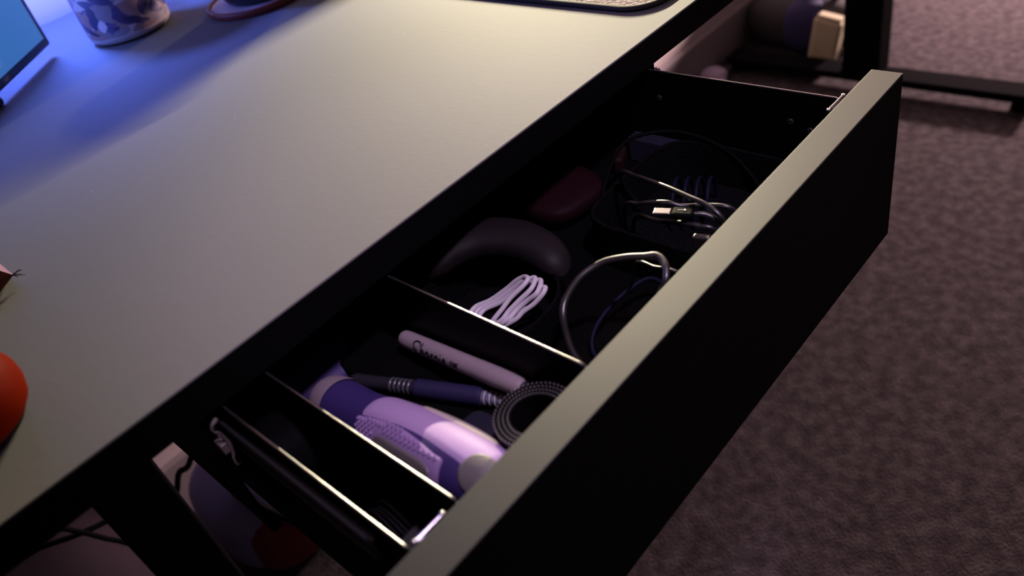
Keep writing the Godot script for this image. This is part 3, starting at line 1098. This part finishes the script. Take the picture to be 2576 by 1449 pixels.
func make_belt() -> void:
	# centre and spiral of a rolled strap standing on its edge
	var c := Vector3(0.1438, 0, 0.1212)
	var t := thing("rolled_strap", "rolled black leather strap with pale stitching along its edges", "strap", Vector3(c.x, FLOOR_IN, c.z))
	var y0 := 0.678
	var y1 := 0.7020
	var turns := 4.0
	var rad := func(u: float) -> float: return 0.0104 + 0.0084 * u
	var half := 0.00066
	var pos := func(u: float, off: float) -> Vector2:
		var a := u * turns * TAU + 0.5
		var r: float = rad.call(u) + off
		return Vector2(c.x + cos(a) * r, c.z + sin(a) * r)
	var st := mb()
	var n := 240
	var z := Vector2.ZERO
	for i in n:
		var u0 := float(i) / n
		var u1 := float(i + 1) / n
		var ring := []
		for u: float in [u0, u1]:
			var o: Vector2 = pos.call(u, half)
			var q: Vector2 = pos.call(u, -half)
			var o2: Vector2 = pos.call(u, half * 0.7)
			var q2: Vector2 = pos.call(u, -half * 0.7)
			ring.append([Vector3(o.x, y0, o.y), Vector3(o.x, y1 - 0.0004, o.y), Vector3(o2.x, y1, o2.y), Vector3(q2.x, y1, q2.y), Vector3(q.x, y1 - 0.0004, q.y), Vector3(q.x, y0, q.y)])
		for k in 5:
			var p := [ring[0][k], ring[0][k + 1], ring[1][k + 1], ring[1][k]]
			var m: Vector3 = (p[1] - p[0]).cross(p[3] - p[0]).normalized()
			var rout := Vector3(p[0].x - c.x, 0, p[0].z - c.z).normalized()
			var want := rout if k < 2 else (Vector3.UP if k == 2 else -rout)
			if m.dot(want) < 0:
				m = -m
			quad(st, p, [m, m, m, m], [z, z, z, z])
	part("leather", st, mats.leather, t)
	st = mb()
	var m2 := 230
	for i in m2:
		var u := (i + 0.15) / m2
		var w := (i + 0.72) / m2
		for off: float in [half * 0.86]:
			var p: Vector2 = pos.call(u, off)
			var q: Vector2 = pos.call(w, off)
			tube(st, [Vector3(p.x, y1 - 0.0012, p.y), Vector3((p.x + q.x) / 2, y1 + 0.0001, (p.y + q.y) / 2), Vector3(q.x, y1 - 0.0012, q.y)], 0.00027, 5)
	part("stitching", st, mats.thread, t, "pale stitches along the strap edge").set_meta("kind", "stuff")
	t = thing("flat_case", "flat black case lying under the marker, the pen and the rolled strap", "case", Vector3(0.146, FLOOR_IN, 0.04))
	st = mb()
	rbox(st, Vector3(0.1495, 0.65775, 0.042), Vector3(0.0350, 0.0205, 0.178), 0.003)
	rbox(st, Vector3(0.147, 0.673, 0.1175), Vector3(0.026, 0.010, 0.024), 0.002)
	part("body", st, mats.black, t)
	st = mb()
	tube(st, [Vector3(0.1318, 0.659, -0.044), Vector3(0.1318, 0.659, 0.128)], 0.0008, 6)
	part("zip", st, mats.cable_black, t)
	t = thing("foam_block", "small black foam block propping the thick end of the tool handle", "block", Vector3(0.109, FLOOR_IN, 0.10))
	st = mb()
	rbox(st, Vector3(0.110, 0.660, 0.098), Vector3(0.022, 0.025, 0.04), 0.002)
	part("body", st, mats.black, t)
	# blue pouch the strap and tool lie on
	t = thing("blue_pouch", "small dark blue soft pouch between the rolled strap and the tool handle", "pouch", Vector3(0.1425, 0.668, 0.077))
	st = mb()
	ellipsoid(st, Vector3(0.1395, 0.6725, 0.0840), Vector3(0.0085, 0.0045, 0.0125), 0.7)
	part("body", st, mats.blue_cloth, t)
	st = mb()
	tube(st, [Vector3(0.1335, 0.6765, 0.079), Vector3(0.1455, 0.6765, 0.079)], 0.0008, 8)
	part("seam", st, mats.blue_cloth, t)


func ring_wall(st: SurfaceTool, c: Vector2, a: float, b: float, n: float, y0: float, y1: float, th: float) -> void:
	var sup := func(v: float, k: float) -> Vector2:
		var p := TAU * v
		return Vector2(c.x + spow(cos(p), 2.0 / n) * (a - k), c.y + spow(sin(p), 2.0 / n) * (b - k))
	var levels := [[y0, 0.0], [y1 - 0.001, 0.0], [y1, th * 0.5], [y1 - 0.001, th], [y0 + 0.002, th]]
	var f := func(u: float, v: float) -> Vector3:
		var k := u * 4.0
		var i := mini(int(k), 3)
		var w := k - i
		var p0: Vector2 = sup.call(v, lerpf(levels[i][1], levels[i + 1][1], w))
		return Vector3(p0.x, lerpf(levels[i][0], levels[i + 1][0], w), p0.y)
	grid(st, 8, 72, f, func(u, _v, q): return (Vector3(q.x - c.x, 0, q.z - c.y).normalized() * (1.0 - u * 2.0) + Vector3.UP * (1.0 - absf(u - 0.5) * 4.0)))
	var o := []
	for k in 48:
		o.append(sup.call(k / 48.0, 0.0005))
	slab(st, o, y0, y0 + 0.002)


func make_bins() -> void:
	var t := thing("felt_bin", "round black felt bin holding the white cable", "bin", Vector3(0.2115, FLOOR_IN, 0.017), "black felt bins in the drawer")
	var st := mb()
	ring_wall(st, Vector2(0.2115, 0.017), 0.0418, 0.0425, 2.5, FLOOR_IN, 0.6755, 0.0022)
	part("wall", st, mats.felt_black, t)
	t = thing("felt_bin", "square black felt bin heaped with dark cables", "bin", Vector3(0.347, FLOOR_IN, 0.076), "black felt bins in the drawer")
	st = mb()
	ring_wall(st, Vector2(0.3465, 0.0745), 0.0535, 0.0525, 5.0, FLOOR_IN, 0.680, 0.0026)
	part("wall", st, mats.felt_black, t)


func make_white_cable() -> void:
	var t := thing("white_cable", "thin white cable coiled in long loops inside the round felt bin", "cable", Vector3(0.225, FLOOR_IN, 0.018))
	var pts := [Vector3(0.2080, 0.655, 0.018)]
	var up := [[Vector3(0.2107, 0.6600, 0.0210), Vector3(0.2171, 0.6640, 0.0232), Vector3(0.2240, 0.6680, 0.0250), Vector3(0.2322, 0.6730, 0.0294), Vector3(0.2372, 0.6745, 0.0292)],
		[Vector3(0.2107, 0.6600, 0.0255), Vector3(0.2181, 0.6640, 0.0281), Vector3(0.2245, 0.6680, 0.0313), Vector3(0.2326, 0.6730, 0.0356), Vector3(0.2398, 0.6742, 0.0326)],
		[Vector3(0.2123, 0.6600, 0.0286), Vector3(0.2215, 0.6640, 0.0317), Vector3(0.2268, 0.6680, 0.0358), Vector3(0.2313, 0.6730, 0.0410), Vector3(0.2394, 0.6742, 0.0375)],
		[Vector3(0.2150, 0.6600, 0.0325), Vector3(0.2213, 0.6640, 0.0364), Vector3(0.2269, 0.6680, 0.0413), Vector3(0.2323, 0.6725, 0.0444), Vector3(0.2366, 0.6735, 0.0430)]]
	for i in 4:
		pts.append_array(up[i])
		if i < 3:
			var s := Vector3(0.0002, 0, 0.0036) * i
			pts.append_array([Vector3(0.2392, 0.6725, 0.0240) + s * 1.2, Vector3(0.2375, 0.6690, 0.0185) + s, Vector3(0.2335, 0.6630, 0.0120) + s, Vector3(0.2262, 0.6560, 0.0030) + s, Vector3(0.2190, 0.6525, -0.0050) + s, Vector3(0.2110, 0.6520, -0.0020) + s, Vector3(0.2075, 0.6530, 0.0120) + s])
		else:
			pts.append_array([Vector3(0.2385, 0.668, 0.036), Vector3(0.2370, 0.655, 0.030), Vector3(0.232, 0.652, 0.024), Vector3(0.224, 0.6505, 0.018)])
	var st := mb()
	tube(st, smooth(pts, 8), 0.00155, 10)
	part("cord", st, mats.cable_white, t)


func cable(called: String, label: String, pts: Array, r: float, m: Material, per := 8) -> Node3D:
	var t := thing(called, label, "cable", Vector3(pts[0].x, FLOOR_IN, pts[0].z), "dark cables in the drawer")
	var st := mb()
	tube(st, smooth(pts, per), r, 10)
	part("cord", st, m, t)
	return t


func make_dark_cables() -> void:
	cable("cable", "straight black cable crossing above the square bin, brightest of the cables in lamplight", [Vector3(0.3490, 0.655, 0.0300), Vector3(0.3400, 0.672, 0.0270), Vector3(0.3296, 0.694, 0.0328), Vector3(0.3230, 0.699, 0.0499), Vector3(0.3174, 0.7025, 0.0659), Vector3(0.3140, 0.704, 0.0787), Vector3(0.3108, 0.704, 0.0944), Vector3(0.3089, 0.703, 0.1068), Vector3(0.3075, 0.697, 0.1180), Vector3(0.310, 0.675, 0.1235), Vector3(0.318, 0.655, 0.1180)], 0.00150, mats.cable_black)
	cable("cable", "black cable passing under the straight bright cable, only a short stretch lit", [Vector3(0.3100, 0.655, 0.0480), Vector3(0.3037, 0.690, 0.0537), Vector3(0.3021, 0.697, 0.0669), Vector3(0.3025, 0.700, 0.0755), Vector3(0.3047, 0.7012, 0.0850), Vector3(0.3075, 0.699, 0.0925), Vector3(0.3170, 0.696, 0.1014), Vector3(0.3221, 0.694, 0.1150), Vector3(0.3300, 0.676, 0.1220), Vector3(0.335, 0.655, 0.115)], 0.00135, mats.cable_black)
	cable("cable", "black cable lowest in the bin heap, running to the drawer front below the metal plug", [Vector3(0.3110, 0.655, 0.0500), Vector3(0.3060, 0.682, 0.0595), Vector3(0.3025, 0.688, 0.0795), Vector3(0.2990, 0.6945, 0.0985), Vector3(0.2995, 0.6950, 0.1077), Vector3(0.3027, 0.692, 0.1160), Vector3(0.308, 0.670, 0.1225), Vector3(0.312, 0.655, 0.118)], 0.00155, mats.cable_black)
	var h := cable("cable", "thick grey cable bent like a hook beside the square bin", [Vector3(0.2056, 0.652, 0.1100), Vector3(0.2056, 0.6600, 0.0942), Vector3(0.2063, 0.6680, 0.0864), Vector3(0.2097, 0.6760, 0.0809), Vector3(0.2140, 0.6840, 0.0770), Vector3(0.2212, 0.6890, 0.0741), Vector3(0.2329, 0.6960, 0.0759), Vector3(0.2444, 0.7000, 0.0823), Vector3(0.2503, 0.7035, 0.0937), Vector3(0.2542, 0.7050, 0.1038), Vector3(0.2570, 0.7055, 0.1095), Vector3(0.2554, 0.7050, 0.1146), Vector3(0.2512, 0.7035, 0.1191), Vector3(0.2461, 0.6990, 0.1212), Vector3(0.2452, 0.6860, 0.1172), Vector3(0.249, 0.665, 0.122), Vector3(0.250, 0.650, 0.118)], 0.0020, mats.cable_grey)
	h.set_meta("group", "grey cables beside the square bin")
	h = cable("cable", "thin grey cable behind the hook-shaped cable", [Vector3(0.2720, 0.655, 0.0760), Vector3(0.2604, 0.6920, 0.0926), Vector3(0.2558, 0.6985, 0.1082), Vector3(0.2568, 0.6990, 0.1159), Vector3(0.2580, 0.6980, 0.1207), Vector3(0.2647, 0.6900, 0.1243), Vector3(0.2650, 0.649, 0.1230)], 0.0009, mats.cable_grey)
	h.set_meta("group", "grey cables beside the square bin")
	cable("cable", "faint dark blue cable looped low inside the hook-shaped cable", [Vector3(0.2200, 0.6500, 0.1020), Vector3(0.2225, 0.650, 0.0863), Vector3(0.2303, 0.655, 0.0785), Vector3(0.2455, 0.660, 0.0765), Vector3(0.2651, 0.664, 0.0798), Vector3(0.2801, 0.664, 0.0860), Vector3(0.283, 0.655, 0.098), Vector3(0.280, 0.6500, 0.108)], 0.0014, mats.cable_blue)
	# coil of blue-black cable standing in the bin
	var pts := []
	var ax := Vector3(0.30, 0.0, 0.62).normalized()
	var o := Vector3(0.356, 0.651, 0.052)
	var e1 := Vector3.UP
	var e2 := ax.cross(Vector3.UP).normalized()
	for k in 65:
		var a := TAU * k / 16.0
		pts.append(o + ax * 0.0072 * k / 16.0 + e1 * sin(a) * 0.024 + e2 * cos(a) * 0.018)
	var t := thing("coiled_cable", "dark blue cable coiled upright in rings inside the square bin", "cable", Vector3(o.x, FLOOR_IN, o.z), "dark cables in the drawer")
	var st := mb()
	tube(st, pts, 0.0014, 8)
	part("cord", st, mats.cable_blue, t)
	# plug lying on the heap
	t = thing("plug_cable", "black cable with a flat metal plug lying on the bin heap", "cable", Vector3(0.297, FLOOR_IN, 0.09), "dark cables in the drawer")
	var p0 := Vector3(0.2951, 0.6995, 0.0817)
	var p1 := Vector3(0.2985, 0.6995, 0.0908)
	var d := (p1 - p0).normalized()
	var b := Basis(d, Vector3.UP, d.cross(Vector3.UP).normalized())
	st = mb()
	rbox(st, (p0 + p1) * 0.5, Vector3(0.0100, 0.0032, 0.0056), 0.0006, b)
	part("metal_plug", st, mats.chrome, t, "bright metal plug shell")
	st = mb()
	var q := p1 + d * 0.0068
	rbox(st, q, Vector3(0.0130, 0.0046, 0.0086), 0.0020, b)
	part("plug_housing", st, mats.black, t)
	st = mb()
	rbox(st, q + Vector3.UP * 0.0023 - d * 0.001, Vector3(0.0034, 0.0005, 0.0008), 0.0003, b)
	ellipsoid(st, q + Vector3.UP * 0.0024 + d * 0.0014, Vector3(0.0009, 0.0005, 0.0009))
	part("plug_emblem", st, mats.chrome, t)
	st = mb()
	tube(st, smooth([q + d * 0.005, q + d * 0.012 + Vector3(0.001, -0.001, 0), Vector3(0.3090, 0.694, 0.1150), Vector3(0.318, 0.680, 0.1220), Vector3(0.325, 0.650, 0.120)]), 0.0015, 8)
	part("cord", st, mats.cable_black, t)
	# second flat plug nearer the drawer front
	t = thing("flat_plug", "small grey plug lying against the drawer front below the cables", "plug", Vector3(0.297, FLOOR_IN, 0.111), "dark cables in the drawer")
	st = mb()
	rbox(st, Vector3(0.2972, 0.6870, 0.1105), Vector3(0.0042, 0.0080, 0.0100), 0.0012, Basis(Vector3.UP, 0.25))
	part("shell", st, mats.cable_grey, t)
	st = mb()
	tube(st, smooth([Vector3(0.2975, 0.684, 0.1115), Vector3(0.2990, 0.665, 0.1190), Vector3(0.302, 0.655, 0.118)]), 0.0013, 8)
	part("cord", st, mats.cable_black, t)
	# slack loops arching over the back of the bin
	cable("cable", "slack dark cable arching over the back of the square bin", [Vector3(0.330, 0.655, 0.0120), Vector3(0.345, 0.668, 0.0050), Vector3(0.372, 0.686, 0.0060), Vector3(0.395, 0.686, 0.0320), Vector3(0.398, 0.676, 0.070), Vector3(0.392, 0.650, 0.100)], 0.0014, mats.black)


func make_controller() -> void:
	var t := thing("game_controller", "dark grey game controller with a curved grip, behind the round felt bin", "controller", Vector3(0.24, FLOOR_IN, -0.05))
	var st := mb()
	var path := smooth([Vector3(0.196, 0.676, -0.050), Vector3(0.214, 0.683, -0.033), Vector3(0.230, 0.687, -0.0245), Vector3(0.2445, 0.688, -0.0130), Vector3(0.2540, 0.687, 0.0040), Vector3(0.2572, 0.684, 0.0210), Vector3(0.2555, 0.679, 0.0360), Vector3(0.2545, 0.671, 0.0420)], 8)
	var rr := []
	for i in path.size():
		var u := float(i) / (path.size() - 1)
		rr.append(0.0165 * (1.0 - 0.15 * u) * pow(maxf(1.0 - pow(u, 5.0), 0.03), 0.5) * (0.6 + 0.4 * smoothstep(0.0, 0.2, u)))
	var low := []
	for q: Vector3 in path:
		low.append(q - Vector3(0, 0.0015, 0))
	tube(st, low, rr, 20, 0.62)
	part("grip", st, mats.pad_grey, t)
	st = mb()
	ellipsoid(st, Vector3(0.225, 0.6665, -0.070), Vector3(0.048, 0.019, 0.034), 0.7, 0.6)
	part("body", st, mats.black, t)
	st = mb()
	ellipsoid(st, Vector3(0.2330, 0.6905, -0.0345), Vector3(0.0052, 0.0032, 0.0052))
	part("button", st, mats.green, t, "small green button")


func make_small_dark_things() -> void:
	# purple tub
	var q := Vector3(0.1275, FLOOR_IN, -0.060)
	var t := thing("purple_tub", "dark purple rounded tub half hidden under the desk edge", "tub", q)
	var st := mb()
	lathe(st, q, Vector3.UP, [Vector2(0, 0), Vector2(0, 0.035), Vector2(0.001, 0.0375), Vector2(0.008, 0.038)], 44)
	part("body", st, mats.purple_jar, t)
	st = mb()
	lathe(st, q, Vector3.UP, [Vector2(0.008, 0.0388), Vector2(0.014, 0.0386), Vector2(0.018, 0.036), Vector2(0.022, 0.028), Vector2(0.024, 0.0)], 44)
	part("lid", st, mats.purple_jar, t)
	# cable ties
	t = thing("cable_ties", "bundle of thin dark plastic strips in the narrow compartment", "cable ties", Vector3(0.075, FLOOR_IN, 0.085))
	for k in 9:
		st = mb()
		var x := 0.0665 + k * 0.0021
		var pts := smooth([Vector3(x, 0.6490, 0.050 + k * 0.0012), Vector3(x + 0.0005, 0.662, 0.064 + k * 0.001), Vector3(x + 0.001, 0.682 - 0.0015 * (k % 3), 0.080), Vector3(x + 0.0005, 0.676 - 0.001 * (k % 2), 0.098), Vector3(x, 0.660, 0.112), Vector3(x, 0.6490, 0.118)], 6)
		tube(st, pts, 0.00175, 6, 0.3, Vector3.RIGHT)
		part("strip", st, mats.tie, t)
	st = mb()
	rbox(st, Vector3(0.0745, 0.676, 0.103), Vector3(0.020, 0.006, 0.010), 0.001, Basis(Vector3.RIGHT, 0.6))
	part("band", st, mats.tie, t)
	# tape roll on edge
	q = Vector3(0.0785, 0.0, 0.004)
	t = thing("tape_roll", "black roll of tape standing on edge in the narrow compartment", "tape", Vector3(q.x, FLOOR_IN, q.z))
	st = mb()
	var o := Vector3(0.0675, FLOOR_IN + 0.023, 0.004)
	lathe(st, o, Vector3.RIGHT, [Vector2(0, 0.013), Vector2(0, 0.0224), Vector2(0.0006, 0.023), Vector2(0.0164, 0.023), Vector2(0.017, 0.0224), Vector2(0.017, 0.013), Vector2(0, 0.013)], 48)
	part("tape", st, mats.black, t)
	# red pouch and two red tags
	t = thing("red_pouch", "dark red soft pouch in shadow between the controller and the square bin", "pouch", Vector3(0.337, FLOOR_IN, -0.050))
	st = mb()
	ellipsoid(st, Vector3(0.337, 0.6575, -0.050), Vector3(0.031, 0.010, 0.050), 0.6, -0.15)
	part("body", st, mats.red, t)
	st = mb()
	tube(st, smooth([Vector3(0.3110, 0.660, -0.080), Vector3(0.3075, 0.659, -0.050), Vector3(0.3150, 0.660, -0.015)]), 0.0016, 8)
	part("zip", st, mats.black, t)
	var a := thing("red_clip", "small dull red clip farthest under the desk edge", "clip", Vector3(0.378, FLOOR_IN, -0.065), "dull red clips")
	st = mb()
	rbox(st, Vector3(0.378, 0.6545, -0.066), Vector3(0.012, 0.014, 0.018), 0.003, Basis(Vector3.UP, 0.7))
	part("body", st, mats.red_dim, a)
	a = thing("red_clip", "small dull red clip behind the square bin", "clip", Vector3(0.392, FLOOR_IN, -0.018), "dull red clips")
	st = mb()
	rbox(st, Vector3(0.392, 0.6545, -0.018), Vector3(0.008, 0.014, 0.022), 0.003, Basis(Vector3.UP, -1.1))
	part("body", st, mats.red_dim, a)
	# navy cloth along the far side
	t = thing("navy_cloth", "folded navy cloth tucked along the far side of the drawer", "cloth", Vector3(0.4075, FLOOR_IN, 0.05))
	for k in 3:
		st = mb()
		rbox(st, Vector3(0.4045 + k * 0.0037, 0.6575, 0.052), Vector3(0.0036, 0.020, 0.14), 0.0016)
		part("fold", st, mats.blue_cloth, t)


# ------------------------------------------------------------------ below the desk, far under the top
func make_under_desk() -> void:
	var t := thing("fabric_tote", "pale lilac fabric tote with a dark red panel, under the desk", "bag", Vector3(0.19, 0, -0.56))
	var st := mb()
	ellipsoid(st, Vector3(0.200, 0.095, -0.58), Vector3(0.130, 0.095, 0.085), 0.6)
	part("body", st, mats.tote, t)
	st = mb()
	ellipsoid(st, Vector3(0.190, 0.076, -0.562), Vector3(0.105, 0.074, 0.082), 0.62)
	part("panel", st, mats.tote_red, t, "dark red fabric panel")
	st = mb()
	tube(st, smooth([Vector3(0.12, 0.175, -0.55), Vector3(0.125, 0.170, -0.50), Vector3(0.15, 0.12, -0.475), Vector3(0.18, 0.05, -0.48)]), 0.006, 8)
	part("strap", st, mats.black, t)
	t = thing("storage_pouf", "dull mauve rounded pouf under the near end of the desk", "pouf", Vector3(-0.10, 0, -0.60))
	st = mb()
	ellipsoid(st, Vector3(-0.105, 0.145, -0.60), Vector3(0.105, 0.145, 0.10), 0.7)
	part("body", st, mats.pouf, t)
	st = mb()
	var ring := []
	for k in 41:
		var a := TAU * k / 40.0
		ring.append(Vector3(-0.105 + cos(a) * 0.099, 0.235, -0.60 + sin(a) * 0.094))
	tube(st, ring, 0.002, 6)
	part("piping", st, mats.pouf, t)
	var runs := [
		["thin black cable hanging behind the drawer housing", [Vector3(0.036, 0.7155, -0.47), Vector3(0.040, 0.45, -0.46), Vector3(0.051, 0.32, -0.45), Vector3(0.072, 0.333, -0.45), Vector3(0.090, 0.338, -0.45), Vector3(0.14, 0.40, -0.46), Vector3(0.20, 0.7155, -0.47)], 0.0035],
		["black cable sagging in a long curve over the mauve pouf", [Vector3(-0.20, 0.716, -0.46), Vector3(-0.15, 0.45, -0.45), Vector3(-0.096, 0.384, -0.45), Vector3(-0.069, 0.371, -0.45), Vector3(-0.046, 0.358, -0.45), Vector3(-0.031, 0.351, -0.45), Vector3(-0.014, 0.345, -0.45), Vector3(0.013, 0.34, -0.45), Vector3(0.03, 0.42, -0.45), Vector3(0.022, 0.716, -0.45)], 0.003],
		["black cable crossing the sagging one beside the desk leg", [Vector3(-0.12, 0.716, -0.45), Vector3(-0.066, 0.45, -0.445), Vector3(-0.050, 0.391, -0.445), Vector3(-0.041, 0.370, -0.445), Vector3(-0.032, 0.351, -0.445), Vector3(-0.023, 0.330, -0.445), Vector3(-0.012, 0.307, -0.445), Vector3(0.02, 0.22, -0.45), Vector3(0.05, 0.003, -0.46)], 0.003],
	]
	for r in runs:
		t = thing("hanging_cable", r[0], "cable", Vector3(r[1][0].x, 0.6, r[1][0].z), "black cables hanging under the desk")
		st = mb()
		tube(st, smooth(r[1], 8), r[2], 8)
		part("cord", st, mats.frame, t)


func make_far_floor() -> void:
	var t := thing("backpack", "dark rounded backpack with a navy pocket behind the far desk leg", "backpack", Vector3(1.92, 0, -0.6))
	var st := mb()
	ellipsoid(st, Vector3(1.885, 0.067, -0.600), Vector3(0.075, 0.070, 0.155), 0.85)
	part("body", st, mats.bag_dark, t)
	st = mb()
	ellipsoid(st, Vector3(1.850, 0.070, -0.575), Vector3(0.052, 0.068, 0.055), 0.75)
	part("pocket", st, mats.bag_blue, t, "navy front pocket")
	st = mb()
	tube(st, smooth([Vector3(1.89, 0.13, -0.62), Vector3(1.86, 0.19, -0.57), Vector3(1.88, 0.13, -0.51)]), 0.012, 8, 0.4)
	part("strap", st, mats.black, t)
	t = thing("added_light_blocker", "added dark box beyond the backpack that keeps lamp light off the wall", "box", Vector3(2.12, 0, -0.62))  # unseen box put in to shade the wall from the floor lamp
	st = mb()
	rbox(st, Vector3(2.12, 0.13, -0.62), Vector3(0.16, 0.26, 0.24), 0.006)
	part("body", st, mats.bag_dark, t)
	st = mb()
	rbox(st, Vector3(2.12, 0.275, -0.62), Vector3(0.17, 0.03, 0.25), 0.006)
	part("lid", st, mats.bag_dark, t)
	t = thing("cream_bag", "cream paper bag standing between the backpack and the far desk leg", "bag", Vector3(1.8, 0, -0.505))
	st = mb()
	rbox(st, Vector3(1.785, 0.062, -0.497), Vector3(0.035, 0.118, 0.068), 0.008, Basis(Vector3.RIGHT, 0.16))
	part("body", st, mats.cream_paper, t)
	st = mb()
	rbox(st, Vector3(1.785, 0.123, -0.487), Vector3(0.026, 0.012, 0.058), 0.004, Basis(Vector3.RIGHT, 0.16))
	part("fold", st, mats.cream_paper, t)
	t = thing("lilac_cloth", "crumpled pale lilac cloth on the carpet by the rear foot pad", "cloth", Vector3(1.62, 0, -0.70))
	st = mb()
	ellipsoid(st, Vector3(1.625, 0.018, -0.715), Vector3(0.035, 0.020, 0.035), 0.9)
	part("bundle", st, mats.lilac_cloth, t)
	st = mb()
	ellipsoid(st, Vector3(1.61, 0.012, -0.69), Vector3(0.018, 0.013, 0.02), 0.9)
	part("corner", st, mats.lilac_cloth, t)
